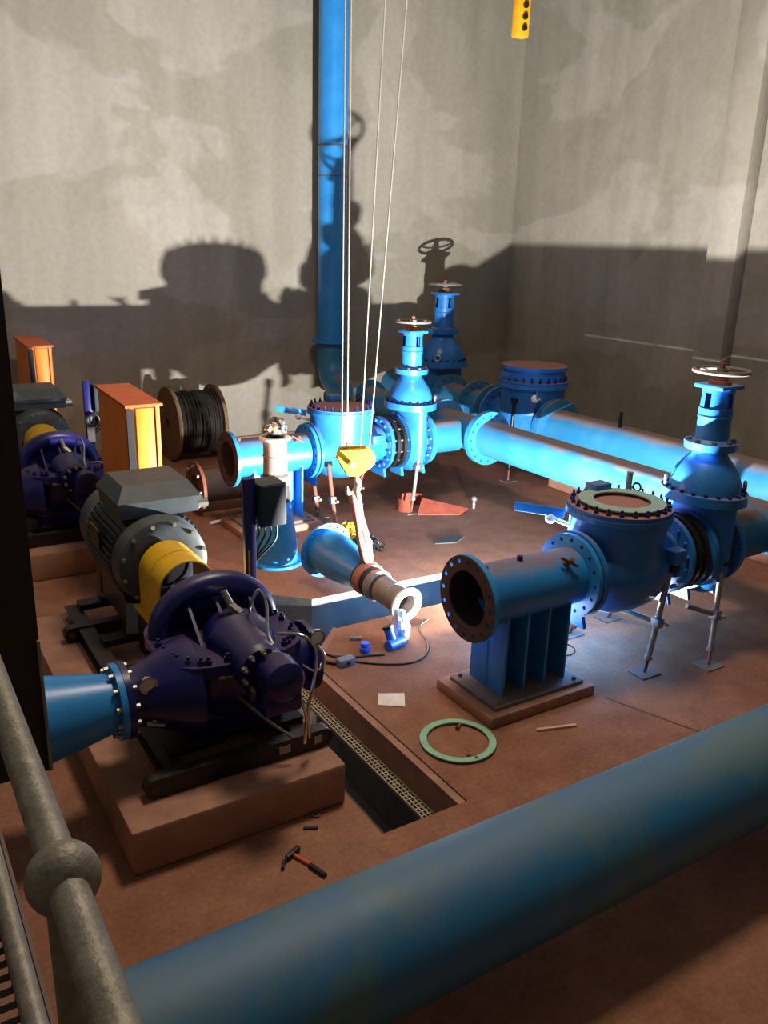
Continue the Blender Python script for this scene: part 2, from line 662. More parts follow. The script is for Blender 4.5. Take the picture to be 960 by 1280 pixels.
# --- check valve
CX0, CX1, CC = 5.515, 6.79, 6.06
cv = thing('check_valve', (CC, PY, PZ), 'large blue swing check valve with green ring lying on its round cover', 'valve')
oc = V((CX0, PY, PZ))
MB().lathe([(.02, .27), (.14, .30), (.26, .40), (.40, .455), (.60, .47), (.78, .455), (.94, .40), (1.08, .31), (1.18, .27), (1.26, .27)],
           oc, XA, 48).build('body', DBLUE, cv)
MB().lathe([(0, .36), (.12, .44), (.2, .462), (.60, .462), (.66, .485), (.70, .50)], (CC, PY, PZ - .1), ZA, 48).build('barrel', DBLUE, cv)
for k, xx in enumerate((CX0 + .01, CX1 - .06)):
    f = MB().ring((xx, PY, PZ), XA, .055, .415, .25, 48).build('flange', DBLUE, cv)
    b = MB()
    b.bolts((xx + (.055 if k == 0 else 0), PY, PZ), XA if k == 0 else -XA, 16, .355, .024, .03, .5)
    b.build('flange_bolts', DBLUE, f, kind='stuff')
b = MB().bolts((4.26 + 1.205, PY, PZ), -XA, 16, .345, .019, .006, 0.5)
cf = MB().ring((CC, PY, PZ + .53), ZA, .05, .505, .3, 48).build('cover_flange', DBLUE, cv)
cover = MB().lathe([(0, 0), (0, .495), (.045, .495), (.05, .40), (.05, 0)], (CC, PY, PZ + .58), ZA, 48).build('cover', mat('blue_drum', (30, 98, 168), .4, dust=.95, dustcol=(150, 100, 78)), cv)
MB().bolts((CC, PY, PZ + .625), ZA, 24, .455, .024, .03, stud=.035).build('cover_bolts', NAVY, cover, kind='stuff')
br = MB().box(CC - .02, CC + .20, PY + .30, PY + .46, PZ + .63, PZ + .73, .01).build('hinge_bracket', DBLUE, cv)
ey = MB().torus((CC + .40, PY + .16, PZ + .70), (1, .2, 0), .04, .012, 20, 8)
ey.build('lifting_eye', BLACKP, cv)
MB().cyl((CC + .37, PY + .24, PZ + .62), (CC + .37, PY + .24, PZ + .84), .032, seg=14).build('relief_stub', STEEL, cv)
lv = MB()
lv.bar((CC - .42, PY + .30, PZ + .50), (CC - .78, PY + .62, PZ + .54), .02, .09, .004)
lev = lv.build('lever_arm', BLUEC, cv)
MB().ball((CC - .50, PY + .40, PZ + .44), .055, .055, .055).cyl((CC - .50, PY + .40, PZ + .44), (CC - .40, PY + .22, PZ + .40), .02).build('lever_knob', WHITEP, cv)
for sx in (.30,):
    MB().box(CC + sx - .02, CC + sx + .16, PY - .50, PY - .36, PZ + .10, PZ + .24, .015).build('bracket_lug', DBLUE, cv)
for xx in (CX0 + .02, CX1 - .055):
    MB().prism([(-.20, 0), (.20, 0), (.13, .2), (-.13, .2)], (xx, PY, PZ - .50), YA, ZA, XA, .04).build('foot_plate', BLUEC, cv)

# --- dismantling joint
JX0, JX1 = 6.795, 7.065
dj = thing('dismantling_joint', (JX0, PY, PZ), 'short black pipe joint with tie bolts beside check valve with green ring', 'pipe joint')
MB().lathe([(0, .27), (.05, .30), (.13, .31), (.21, .30), (.265, .27)], (JX0, PY, PZ), XA, 40).build('sleeve', BLACK, dj)
for dx in (.05, .17):
    MB().ring((JX0 + dx, PY, PZ), XA, .055, .405, .28, 40).build('clamp_ring', BLACK, dj)
t_ = MB()
for k in range(12):
    g = 2 * pi * (k + .5) / 12
    e = V((0, cos(g), sin(g))) * .345
    t_.cyl(V((JX0 - .0, PY, PZ)) + e, V((JX1, PY, PZ)) + e, .016, seg=6)
t_.build('tie_bolts', DGREYS, dj, kind='stuff')

# --- gate valve
GX0, GX1, GC = 7.07, 7.53, 7.30


gv = thing('gate_valve', (GC, PY, PZ), 'tall blue gate valve with handwheel beside check valve with green ring', 'valve')
vb = MB()
# oval body: flattened along the pipe
n0 = len(vb.v)
vb.lathe([(-.46, 0), (-.46, .22), (-.40, .33), (-.2, .40), (.1, .405), (.45, .40), (.52, .40)], (GC, PY, PZ), ZA, 48)
for i in range(n0, len(vb.v)):
    vb.v[i].x = GC + (vb.v[i].x - GC) * .50
vb.build('body', DBLUE, gv)
MB().cyl((GX0 + .03, PY, PZ), (GX1 - .03, PY, PZ), .29, seg=40).build('throat', DBLUE, gv)
for k, xx in enumerate((GX0, GX1 - .055)):
    f = MB().ring((xx, PY, PZ), XA, .055, .425, .25, 48).build('flange', DBLUE, gv)
    MB().bolts((xx + (.055 if k == 0 else 0), PY, PZ), XA if k == 0 else -XA, 16, .365, .022, .03, .5).build('flange_bolts', DGREYS, f, kind='stuff')


def oval_ring(z0, z1, R, sq):
    m = MB()
    m.lathe([(0, 0), (0, R), (z1 - z0, R), (z1 - z0, 0)], (GC, PY, z0), ZA, 48)
    for p in m.v:
        p.x = GC + (p.x - GC) * sq
    return m


bf = oval_ring(PZ + .52, PZ + .62, .455, .86).build('bonnet_flange', DBLUE, gv)
m_ = MB().bolts((GC, PY, PZ + .62), ZA, 20, .41, .022, .03)
for p in m_.v:
    p.x = GC + (p.x - GC) * .86
m_.build('bonnet_bolts', NAVY, bf, kind='stuff')
m_ = MB().lathe([(0, .375), (.10, .365), (.20, .325), (.30, .25), (.37, .19), (.45, .175)], (GC, PY, PZ + .62), ZA, 40)
for p in m_.v:
    p.x = GC + (p.x - GC) * .88
bn = m_.build('bonnet', DBLUE, gv)
for sx, sy in ((-1, 1), (1, -1)):
    MB().torus((GC + sx * .27, PY + sy * .28, PZ + .685), (sx, sy, 0), .045, .014, 18, 8).build('lifting_eye', STEEL, gv)
nf = MB().lathe([(0, 0), (0, .255), (.075, .265), (.075, 0)], (GC, PY, PZ + 1.05), ZA, 36).build('neck_flange', DBLUE, gv)
MB().bolts((GC, PY, PZ + 1.125), ZA, 8, .215, .024, .03).build('neck_bolts', DGREYS, nf, kind='stuff')
MB().lathe([(0, .20), (.03, .165), (.22, .160), (.26, .17), (.28, .16)], (GC, PY, PZ + 1.125), ZA, 32).build('stuffing_box', DBLUE, gv)
yk = MB()
# yoke sleeve with two windows
for k in range(4):
    g0 = pi / 4 + k * pi / 2 - rad(32)
    yk.lathe([(.28, .158), (.56, .150), (.56, .115), (.28, .12)], (GC, PY, PZ + 1.125), ZA, 8, closed=True, a0=g0, a1=g0 + rad(64))
yk.ring((GC, PY, PZ + 1.125 + .28), ZA, .06, .165, .10, 32)
yk.ring((GC, PY, PZ + 1.125 + .50), ZA, .06, .16, .10, 32)
yk.build('yoke', DBLUE, gv)
MB().box(GC - .17, GC + .17, PY - .17, PY + .17, PZ + 1.665, PZ + 1.705, .008).build('yoke_top_plate', DBLUE, gv)
MB().lathe([(0, 0), (0, .11), (.03, .11), (.035, .075), (.07, .075), (.07, 0)], (GC, PY, PZ + 1.705), ZA, 24).build('stem_nut', RUST, gv)
MB().cyl((GC, PY, PZ + 1.3), (GC, PY, PZ + 1.91), .028, seg=14).build('stem', RUST, gv)
hw = MB().torus((GC, PY, PZ + 1.835), ZA, .262, .021, 44, 10).build('handwheel', DGREYS, gv)
for k in range(5):
    g = 2 * pi * k / 5 + .3
    MB().tube([(GC + .04 * cos(g), PY + .04 * sin(g), PZ + 1.82), (GC + .15 * cos(g), PY + .15 * sin(g), PZ + 1.815),
               (GC + .26 * cos(g), PY + .26 * sin(g), PZ + 1.835)], .013, 8).build('spoke', DGREYS, hw)
MB().cyl((GC, PY, PZ + 1.785), (GC, PY, PZ + 1.86), .052, seg=18).build('hub', DGREYS, hw)
for xx in (GX0 + .005, GX1 - .05):
    MB().prism([(-.17, 0), (.17, 0), (.12, .18), (-.12, .18)], (xx, PY, PZ - .53), YA, ZA, XA, .045).build('foot', BLUEC, gv)

# --- outlet pipe to header
HX, HZ, HR = 8.45, 1.11, .285
op = thing('branch_pipe', (GX1, PY, PZ), 'blue flanged branch pipe from the valve beside the cover with green ring', 'pipe')
MB().lathe([(.02, .265), (.68, .265)], (GX1, PY, PZ), XA, 40).build('barrel', PBLUE, op)
MB().ring((GX1 + .002, PY, PZ), XA, .05, .41, .25, 40).build('flange', BLUEC, op)

# second line (far)
clone(sp, sp.location + PER, 'blue flanged pipe spool on welded stand behind the upright reducer')
cv2 = clone(cv, cv.location + PER, 'bright blue check valve with dusty round cover behind the yellow hook block')
clone(dj, dj.location + PER, 'short black pipe joint with tie bolts behind the yellow hook block')
clone(gv, gv.location + PER, 'bright blue gate valve with handwheel behind the yellow hook block')
clone(op, op.location + PER, 'dusty blue branch pipe beside the gate valve behind yellow hook block')

# ------------------------------------------------------------------ header, tee, riser
hp = thing('header_pipe', (HX, 3.5, HZ), 'long blue header pipe with dusty top and crescent flange between the two valve lines', 'pipe')
MB().lathe([(0, HR), (6.75, HR), ], (HX, 3.5, HZ), YA, 48).build('barrel', PBLUE, hp)
f = MB().holed_ring((HX, 10.2, HZ), YA, .05, .43, .27, 16, .37, .02).build('flange', BLUEC, hp)
te = thing('header_tee', (HX, 10.26, HZ), 'dusty blue pipe tee where the far branch joins the header', 'pipe')
MB().lathe([(0, HR), (1.2, HR)], (HX, 10.26, HZ), YA, 48).build('barrel', PBLUE, te)
MB().ring((HX, 10.255, HZ), YA, .05, .43, .27, 40).build('flange', BLUEC, te)
MB().ring((HX, 11.42, HZ), YA, .05, .43, .27, 40).build('flange', PBLUE, te)
rp_ = thing('riser_pipe', (HX, 11.48, HZ), 'tall blue riser pipe climbing the plastered back wall from a bottom elbow', 'pipe')
RY = 15.52
path = [V((HX, 11.48, HZ)), V((HX, 13.0, HZ)), V((HX, RY - .62, HZ))]
path += [V((HX, RY - .62 + .62 * sin(g), HZ + .62 - .62 * cos(g))) for g in [rad(a) for a in range(11, 91, 11)]]
path += [V((HX, RY, 2.1))]
MB().tube(path, HR, 40).build('elbow', PBLUE, rp_, ang=60)
MB().ring((HX, 11.48, HZ), YA, .05, .43, .27, 40).build('flange', PBLUE, rp_)
MB().ring((HX, 13.9, HZ), YA, .06, .40, .27, 40).build('flange', PBLUE, rp_)
MB().ring((HX, RY, 2.06), ZA, .055, .40, .27, 40).build('flange', BLUEC, rp_)
MB().lathe([(2.1, HR), (9.9, HR)], (HX, RY, 0), ZA, 40).build('barrel', BLUEC, rp_)
MB().ring((HX, RY, 5.80), ZA, .02, HR + .008, HR - .005, 40).build('weld_seam', RUST, rp_)
MB().ring((HX, RY, 5.25), ZA, .015, HR + .006, HR - .005, 40).build('weld_seam', RUST, rp_)
MB().box(HX - .09, HX + .09, RY - .45, RY - .30, 0, HZ - .27).build('elbow_support', BLUE, rp_)

# ------------------------------------------------------------------ far line along the right wall
FX, FZ, FR = 10.4, 1.0, .345
fp = thing('far_pipe', (FX, 3.5, FZ), 'thick dusty blue pipe running along the right wall behind the header', 'pipe')
MB().lathe([(0, FR), (7.24, FR)], (FX, 3.5, FZ), YA, 48).build('barrel', PBLUE, fp)
MB().ring((FX, 10.68, FZ), YA, .06, .52, .3, 44).build('flange', PBLUE, fp)
MB().cyl((FX - .1, 9.2, FZ + .33), (FX - .1, 9.2, FZ + .58), .03, seg=10).build('tapping', BLACKP, fp)
K = 1.25
fcv = clone(cv, (FX, 10.745 + (CC - CX0) * K, FZ), 'blue check valve with tall drum cover on the pipe by the right wall', rz=pi / 2, scale=K)
fs = thing('far_spool', (FX, 12.475, FZ), 'short dusty blue flanged spool behind the drum-covered check valve', 'pipe')
MB().lathe([(0, FR), (1.52, FR)], (FX, 12.475, FZ), YA, 44).build('barrel', PBLUE, fs)
for yy in (12.475, 13.0, 13.9):
    f = MB().ring((FX, yy, FZ), YA, .06, .52, .3, 44).build('flange', PBLUE, fs)
    MB().bolts((FX, yy, FZ), -YA, 16, .45, .028, .04).build('flange_bolts', DGREYS, f, kind='stuff')
fgv = clone(gv, (FX, 13.99 + .23 * K, FZ), 'large dark blue gate valve with handwheel in the corner of the walls', rz=pi / 2, scale=K)
fe = thing('far_end_pipe', (FX, 14.575, FZ), 'short blue pipe passing into the back wall behind the corner gate valve', 'pipe')
MB().lathe([(0, FR), (WB - 14.575 - .002, FR)], (FX, 14.575, FZ), YA, 40).build('barrel', PBLUE, fe)
MB().ring((FX, 14.575, FZ), YA, .06, .52, .3, 44).build('flange', PBLUE, fe)
# drum lid of the far check valve
BASE[fcv] = V((0, 0, 0))
MB().lathe([(.55, .44), (.78, .44), (.78, .472), (.83, .472), (.83, .43), (.84, 0)], (0, 0, 0), ZA, 44).build(
    'drum_cover', mat('blue_drum', (30, 98, 168), .4, dust=.95, dustcol=(150, 100, 78)), fcv)

# pipe stands beneath header and far pipes
def pipe_stand(x, y, zc, r, label, grp):
    o = thing('pipe_support', (x, y, 0), label, 'support', grp)
    MB().box(x - .25, x + .25, y - .06, y + .06, 0, .03).build('base_plate', DGREYS, o)
    MB().box(x - .05, x + .05, y - .05, y + .05, .03, zc - r - .03).build('post', BLUE, o)
    sd = MB()
    sd.lathe([(-.06, r), (.06, r), (.06, r + .025), (-.06, r + .025)], (x, y, zc), YA, 12, closed=True, a0=pi * .7, a1=pi * 1.3)
    sd.build('saddle', BLUE, o)


for y in (6.6,):
    pipe_stand(HX, y, HZ, HR, 'short blue saddle support under the long header pipe', None)
tag(MB().box(FX - .2, FX + .2, 3.6, 10.6, 0, FZ - FR - .01, .01).build('lamp_blocker', CONC), 'long low added sleeper under the thick pipe by the right wall', 'blocker')  # unseen slab added under the pipe to stop lamp light reaching the wall
pipe_stand(HX, 13.0, HZ, HR, 'short blue saddle support under the pipe leading to the riser', None)

# ------------------------------------------------------------------ scaffold props
def prop(base, top, label, mtl=STEEL, cross=None, tilt_plate=True, grp=None):
    b, t = V(base), V(top)
    o = thing('steel_prop', b, label, 'prop', grp)
    d = (t - b)
    u = d.normalized()
    MB().box(b.x - .13, b.x + .13, b.y - .10, b.y + .10, 0, .014).build('base_plate', DGREYS, o)
    mid = b + d * .14
    MB().cyl(b + V((0, 0, .012)), mid + u * .1, .017, seg=12).build('threaded_foot', RUST, o)
    MB().cyl(mid, t, .03, seg=16).build('tube', mtl, o)
    MB().cyl(mid + u * .0, mid + u * .04, .042, seg=8).build('adjusting_nut', mtl, o)
    c = b + d * .50
    cp = MB().bar(c - u * .05, c + u * .05, .10, .09, .012)
    cp.cyl(c + V((.03, -.10, 0)), c + V((.03, .08, 0)), .018, seg=8)
    cp.build('coupler', STEEL, o)
    if cross is not None:
        MB().cyl(c, c + V(cross), .026, seg=14).build('cross_tube', STEEL, o)
    hd = MB().bar(t - u * .02, t + u * .05, .12, .08, .01)
    hd.build('head', BLACKP, o)
    return o


prop((6.29, 4.93, 0), (6.42, 4.90, 1.10), 'steel scaffold prop with cross tube under the valve with green ring', cross=(-.25, .60, .06))
prop((7.00, 4.72, 0), (7.30, 4.95, .98), 'steel scaffold prop under the gate valve beside the green ring cover', cross=(-.32, .12, .12))
prop((6.25, 5.95, 0), (6.2, 5.6, .86), 'rusty prop leg standing behind the check valve with green ring', mtl=RUST)
prop((6.95, 6.05, 0), (6.95, 5.7, .86), 'rusty prop leg behind the short black joint nearest the open trench', mtl=RUST)
prop((7.13, 10.40, 0), (7.35, 10.48, 1.45), 'tall steel prop standing in the red scrap under far gate valve')
prop((5.55, 9.95, 0), (5.62, 10.36, .95), 'thin rusty prop leaning under the far check valve', mtl=RUST)
prop((5.72, 10.85, 0), (5.62, 10.82, .62), 'short rusty prop under the flange behind the upright reducer', mtl=RUST)
prop((6.55, 11.2, 0), (6.6, 11.0, .62), 'short rusty prop under the far check valve outlet flange', mtl=RUST)
prop((FX - .62, 11.2, 0), (FX - .58, 11.25, 1.45), 'black steel prop against the drum-covered check valve', mtl=BLACKP)

# ------------------------------------------------------------------ pump set
SX, SZ = 2.12, 1.22
PT = .34
sk = thing('skid_frame', (SX, 4.9, PT), 'black steel skid frame with rounded lugs under the pump beside the trench', 'skid')
for x in (1.52, 2.50):
    m_ = MB()
    m_.box(x - .07, x + .07, 4.98, 8.15, PT, PT + .02).box(x - .07, x + .07, 4.98, 8.15, PT + .12, PT + .14).box(x - .012, x + .012, 4.98, 8.15, PT + .02, PT + .12)
    m_.build('long_beam', BLACKP, sk)
for (y, xa, xb) in ((4.90, 1.28, 2.72), (7.56, 1.32, 2.64)):
    m_ = MB()
    r = .075
    poly = [(xa + r - r * sin(g), r + .0 - r * cos(g)) for g in [pi * k / 10 for k in range(11)]]
    poly += [(xb - r + r * sin(g), r + r * cos(g)) for g in [pi * k / 10 for k in range(11)]]
    m_.prism(poly, (0, y, PT + .005), XA, ZA, YA, .10)
    cb = m_.build('cross_beam', BLACKP, sk)
    for xe in (xa + .07, xb - .07):
        MB().lathe([(-.004, .0), (-.004, .03), (.002, .03)], (xe, y, PT + .08), YA, 16).build('lug_hole', mat('lug_hole', (70, 52, 44), .8), cb)
for (x, wd) in ((2.27, .09), (2.56, .06)):
    MB().box(x, x + wd, 4.893, 4.899, PT + .055, PT + .115).build('name_plate', mat('plate_grey', (150, 140, 132), .5), sk)
for y in (7.05, 7.95):
    MB().box(1.56, 2.50, y, y + .16, PT + .14, PT + .20).build('motor_rail', BLACKP, sk)
for x in (1.62, 2.26):
    MB().box(x - .09, x + .32, 5.12, 5.30, PT + .14, PT + .17).build('pump_foot_pad', BLACKP, sk)
MB().box(1.52, 2.5, 5.35, 6.1, PT + .02, PT + .05).build('drip_tray', BLACKP, sk)

pu = thing('centrifugal_pump', (SX, 5.5, PT + .14), 'navy split-case pump with bolted cover beside the open trench', 'pump')
PC = V((2.08, 5.5, 0))
ZS = 1.14        # split plane
NY, NZ = 5.30, .93
lower = MB()
lower.ball((0, 0, 0), .56, .50, .60, seg=40, rows=16)
lower.v = [V((PC.x + p.x, PC.y + p.y, ZS - .03 - abs(p.z))) for p in lower.v if True]
lower.build('lower_casing', NAVY, pu)
m_ = MB()
m_.box(1.70, 2.46, 5.2, 5.8, PT + .15, .80, .04)
m_.build('pedestal', NAVY, pu)
# nozzles
MB().lathe([(0, .205), (.10, .21), (.22, .25), (.36, .32), (.5, .36)], (1.25, NY, NZ), XA, 36).build('suction_nozzle', NAVY, pu)
f = MB().ring((1.25, NY, NZ), XA, .045, .275, .15, 40).build('suction_flange', NAVY, pu)
MB().bolts((1.295, NY, NZ), XA, 12, .24, .018, .03, .5).build('flange_bolts', STEEL, f, kind='stuff')
MB().lathe([(0, .3), (.3, .26), (.46, .2), (.60, .2)], (2.1, NY, NZ), XA, 36).build('discharge_nozzle', NAVY, pu)
MB().ring((2.66, NY, NZ), XA, .045, .275, .15, 40).build('discharge_flange', NAVY, pu)
# split flange: rounded plate
m_ = MB()
outl = []
for k in range(48):
    g = 2 * pi * k / 48
    c, s = cos(g), sin(g)
    e = .62
    outl.append((PC.x + .54 * math.copysign(abs(c) ** e, c), PC.y - .02 + .50 * math.copysign(abs(s) ** e, s)))
m_.prism(outl, (0, 0, ZS - .045), XA, YA, ZA, .09)
spf = m_.build('split_flange', NAVY, pu)
m_ = MB()
for k in range(30):
    x, y = outl[int(k * 48 / 30)]
    p = V((PC.x + (x - PC.x) * .905, PC.y - .02 + (y - PC.y + .02) * .90, ZS + .045))
    m_.cyl(p, p + ZA * .035, .027, seg=6)
    m_.cyl(p + ZA * .035, p + ZA * .06, .015, seg=6)
m_.build('flange_nuts', NAVY, spf, kind='stuff')
# upper casing: volute arch with recess in front of it, dome and shaft necks
arch = [V((PC.x + .44 * cos(g), 5.64 + .06 * sin(g), ZS + .03 + .33 * sin(g))) for g in [pi * k / 20 for k in range(21)]]
MB().tube(arch, .11, 14, radii=[.075 + .025 * sin(pi * k / 20) for k in range(21)]).build('volute', NAVY, pu)
MB().prism([(.42 * cos(g), .32 * sin(g)) for g in [pi * k / 16 for k in range(17)]], (PC.x, 5.68, ZS + .03), XA, ZA, YA, .10).build('volute_web', NAVY, pu)
MB().ball((PC.x + .08, 5.36, ZS + .02), .26, .34, .22, zmin=-.2).build('suction_dome', NAVY, pu)
MB().ball((PC.x + .0, 5.93, ZS + .02), .24, .16, .22, zmin=-.2).build('suction_dome', NAVY, pu)
for x in (-.22, .0, .26):
    MB().prism([(0, 0), (.28, 0), (0, .22)], (PC.x + x, 5.62, ZS + .04), -YA, ZA, XA, .022).build('rib', NAVY, pu)
MB().lathe([(0, .16), (.06, .17), (.28, .20), (.42, .24)], (SX, 4.88, SZ - .06), YA, 30).build('gland_neck', NAVY, pu)
gl = MB().lathe([(0, 0), (0, .16), (.05, .18), (.05, 0)], (SX, 4.84, SZ - .06), YA, 28).build('gland_flange', NAVY, pu)
MB().bolts((SX, 4.84, SZ - .06), -YA, 10, .145, .02, .035, stud=.03).build('gland_bolts', STEEL, gl, kind='stuff')
MB().lathe([(0, 0), (0, .10), (.03, .145), (.18, .155), (.24, .14), (.26, 0)], (SX + .08, 4.60, SZ - .08), YA, 30).build('bearing_housing', NAVY, pu)
MB().box(SX - .06, SX + .22, 4.66, 4.84, SZ - .34, SZ - .16, .02).build('bearing_bracket', NAVY, pu)
MB().lathe([(0, .24), (.12, .18), (.3, .14), (.42, .14), (.42, 0)], (SX, 5.96, SZ - .06), YA, 28).build('rear_neck', NAVY, pu)
# bright sealing-water tubes
MB().tube(smooth([(SX + .10, 5.30, ZS + .24), (SX + .10, 5.24, ZS + .36), (SX + .14, 5.2, ZS + .46), (SX + .18, 5.16, ZS + .36), (SX + .15, 5.08, ZS + .18), (SX + .15, 4.98, ZS + .12)]), .012, 8).build('seal_tube', CHROME, pu)
MB().tube(smooth([(SX + .22, 5.05, ZS + .16), (SX + .34, 4.90, ZS + .18), (SX + .42, 4.84, ZS + .06), (SX + .38, 4.80, ZS - .16), (SX + .34, 4.80, ZS - .36), (SX + .36, 4.82, ZS - .62)]), .013, 8).build('drain_tube', CHROME, pu)
MB().tube(smooth([(SX + .25, 4.78, ZS - .18), (SX + .30, 4.76, ZS - .40), (SX + .31, 4.80, ZS - .64)]), .012, 8).build('drain_tube', CHROME, pu)
MB().tube(smooth([(SX - .10, 5.06, ZS - .26), (SX + .06, 4.95, ZS - .44), (SX + .24, 4.84, ZS - .60)]), .012, 8).build('drain_tube', DGREYS, pu)
MB().cyl((SX + .02, 5.36, ZS + .24), (SX - .04, 5.44, ZS + .40), .026, seg=10).cyl((SX + .05, 5.34, ZS + .24), (SX - .01, 5.40, ZS + .30), .036, seg=6).build('vent_plug', STEEL, pu)


def gauge(c, stem):
    c = V(c)
    g = MB().lathe([(.03, 0), (.03, .055), (0, .062), (-.012, .062), (-.012, .052)], c, YA, 24).build('pressure_gauge', CHROME, pu)
    MB().lathe([(-.006, 0), (-.006, .052)], c, YA, 24).build('dial', GLASSD, g)
    MB().tube(smooth([c + V((0, .01, -.06))] + [V(p) for p in stem]), .011, 8).build('gauge_stem', CHROME, g)


gauge((2.62, 4.98, 1.235), [(2.68, 4.98, 1.08), (2.69, 5.0, .98), (2.62, 5.02, .94), (2.55, 5.08, .98)])
gauge((1.40, 5.12, 1.10), [(1.40, 5.14, 1.0), (1.42, 5.18, .92)])
MB().cyl((1.42, 5.10, .82), (1.44, 5.16, .94), .025, seg=8).bar((1.36, 5.06, .84), (1.48, 5.06, .80), .02, .02).build('drain_cock', STEEL, pu)
MB().box(SX - .26, SX - .12, 4.985, 4.992, ZS - .06, ZS - .035).build('maker_plate', STEEL, pu)

mo = thing('electric_motor', (SX, 7.55, PT + .2), 'dark grey finned electric motor behind the navy pump beside the trench', 'motor')
MZ = 1.22
MB().lathe([(0, 0), (0, .30), (.02, .385), (.20, .39), (1.12, .39), (1.14, .37), (1.14, 0)], (SX, 7.0, MZ), YA, 48).build('stator', MGREY, mo)
m_ = MB()
for k in range(46):
    g = 2 * pi * k / 46
    if abs(((g + pi) % (2 * pi)) - pi) < .55:
        continue
    e = V((sin(g), 0, cos(g)))
    m_.bar(V((SX, 7.18, MZ)) + e * .415, V((SX, 8.10, MZ)) + e * .415, .012, .06, up=e)
m_.build('cooling_fins', MGREY, mo, kind='stuff')
es = MB().lathe([(0, .20), (-.05, .22), (-.06, .34), (-.03, .40), (.10, .42), (.16, .42)], (SX, 7.0, MZ), YA, 48).build('end_shield', MGREY, mo)
MB().bolts((SX, 6.955, MZ), -YA, 12, .375, .02, .025, .5).build('shield_bolts', STEEL, es, kind='stuff')
MB().lathe([(0, .40), (.28, .41), (.33, .36), (.34, .1)], (SX, 8.12, MZ), YA, 40).build('fan_cowl', MGREY, mo)
MB().lathe([(-.05, 0), (-.045, .19), (-.02, .2)], (SX, 7.0, MZ), YA, 32).build('bearing_cap', BLACKP, mo)
tb = MB()
tb.prism([(-.36, 0), (.36, 0), (.36, .10), (-.36, .10)], (SX + .04, 7.14, MZ + .40), XA, ZA, YA, .72)
tb = tb.build('terminal_box', MGREY, mo)
lidm = MB()
A_ = [(-.38, 0), (.38, 0), (.38, .72 + .04), (-.38, .76)]
lo_ = [V((SX + .04 + x * 1.0, 7.12 + y, MZ + .50)) for x, y in A_]
hi_ = [V((SX + .04 + x * .78, 7.12 + .12 + y * .72, MZ + .68)) for x, y in A_]
mi_ = [V((SX + .04 + x * 1.0, 7.12 + y, MZ + .55)) for x, y in A_]
lidm.add(lo_ + mi_ + hi_, [[3, 2, 1, 0], [0, 1, 5, 4], [1, 2, 6, 5], [2, 3, 7, 6], [3, 0, 4, 7], [4, 5, 9, 8], [5, 6, 10, 9], [6, 7, 11, 10], [7, 4, 8, 11], [8, 9, 10, 11]])
lidm.build('box_lid', MGREY, tb, ang=20)
for y in (7.2, 7.34):
    MB().cyl((SX + .38, y, MZ + .45), (SX + .50, y, MZ + .45), .045, seg=10).build('cable_gland', STEEL, tb)
m_ = MB()
for x in (SX - .36, SX + .22):
    for y in (7.05, 7.95):
        m_.prism([(0, 0), (.16, 0), (.14, .35), (.02, .35)], (x, y, PT + .2), XA, ZA, YA, .14)
m_.box(SX - .34, SX + .34, 7.1, 8.05, PT + .3, .92)
m_.build('feet', BLACKP, mo)
m_ = MB()
for k in range(6):
    m_.box(SX - .432, SX - .425, 7.3 + k * .11, 7.38 + k * .11, MZ + .05, MZ + .12)
MB().box(SX - .455, SX - .440, 7.42, 7.75, MZ + .06, MZ + .24).build('rating_plate', BLACKP, mo)

cg = thing('coupling_guard', (SX, 6.6, PT + .14), 'yellow arched coupling guard between navy pump and grey motor by trench', 'guard')
prof = [(.25 * cos(g), .25 * sin(g)) for g in [pi * k / 18 for k in range(19)]]
prof = [(.25, -.30)] + prof + [(-.25, -.30)]
inn = [(-.238, -.30)] + [(.238 * cos(g), .238 * sin(g)) for g in [pi - pi * k / 18 for k in range(19)]] + [(.238, -.30)]
MB().prism(prof + inn, (SX, 6.34, SZ - .01), XA, ZA, YA, .57).build('arch', YEL, cg)
MB().prism([(a * 1.02, b * 1.02) for a, b in prof[1:-1]] + [(a, b) for a, b in inn[1:-1]], (SX, 6.60, SZ - .01), XA, ZA, YA, .02).build('stiffening_band', YEL, cg)
for x in (SX - .31, SX + .235):
    MB().box(x, x + .075, 6.34, 6.91, SZ - .33, SZ - .31).build('side_flange', YEL, cg)
MB().box(SX - .29, SX + .29, 6.38, 6.9, PT + .14, SZ - .33).build('support', BLACKP, cg)

jp = thing('junction_box_post', (2.62, 6.2, PT + .14), 'navy post holding a dark grey junction box beside the trench', 'post')
MB().box(2.575, 2.675, 6.19, 6.25, PT + .14, 2.14, .005).build('post', NAVY, jp)
jb = MB().box(2.69, 2.93, 6.13, 6.38, 1.72, 2.09, .012).build('junction_box', TEALG, jp)
MB().box(2.70, 2.92, 6.118, 6.132, 1.73, 2.08, .004).build('lid', TEALG, jb)
MB().box(2.60, 2.70, 6.25, 6.27, 1.78, 2.05).build('bracket', NAVY, jp)
for k in range(4):
    x = 2.72 + k * .055
    MB().tube(smooth([(x, 6.24, 1.72), (x, 6.24, 1.63 - .01 * k), (x - .05, 6.22, 1.56 - .01 * k), (2.68, 6.22, 1.48 - .03 * k), (2.668, 6.22, 1.36 - .03 * k)]), .009, 8).build('cable', BLACK, jp)
MB().box(2.600, 2.612, 6.180, 6.19, 1.25, 1.52).build('marker_tape', YEL, jp)

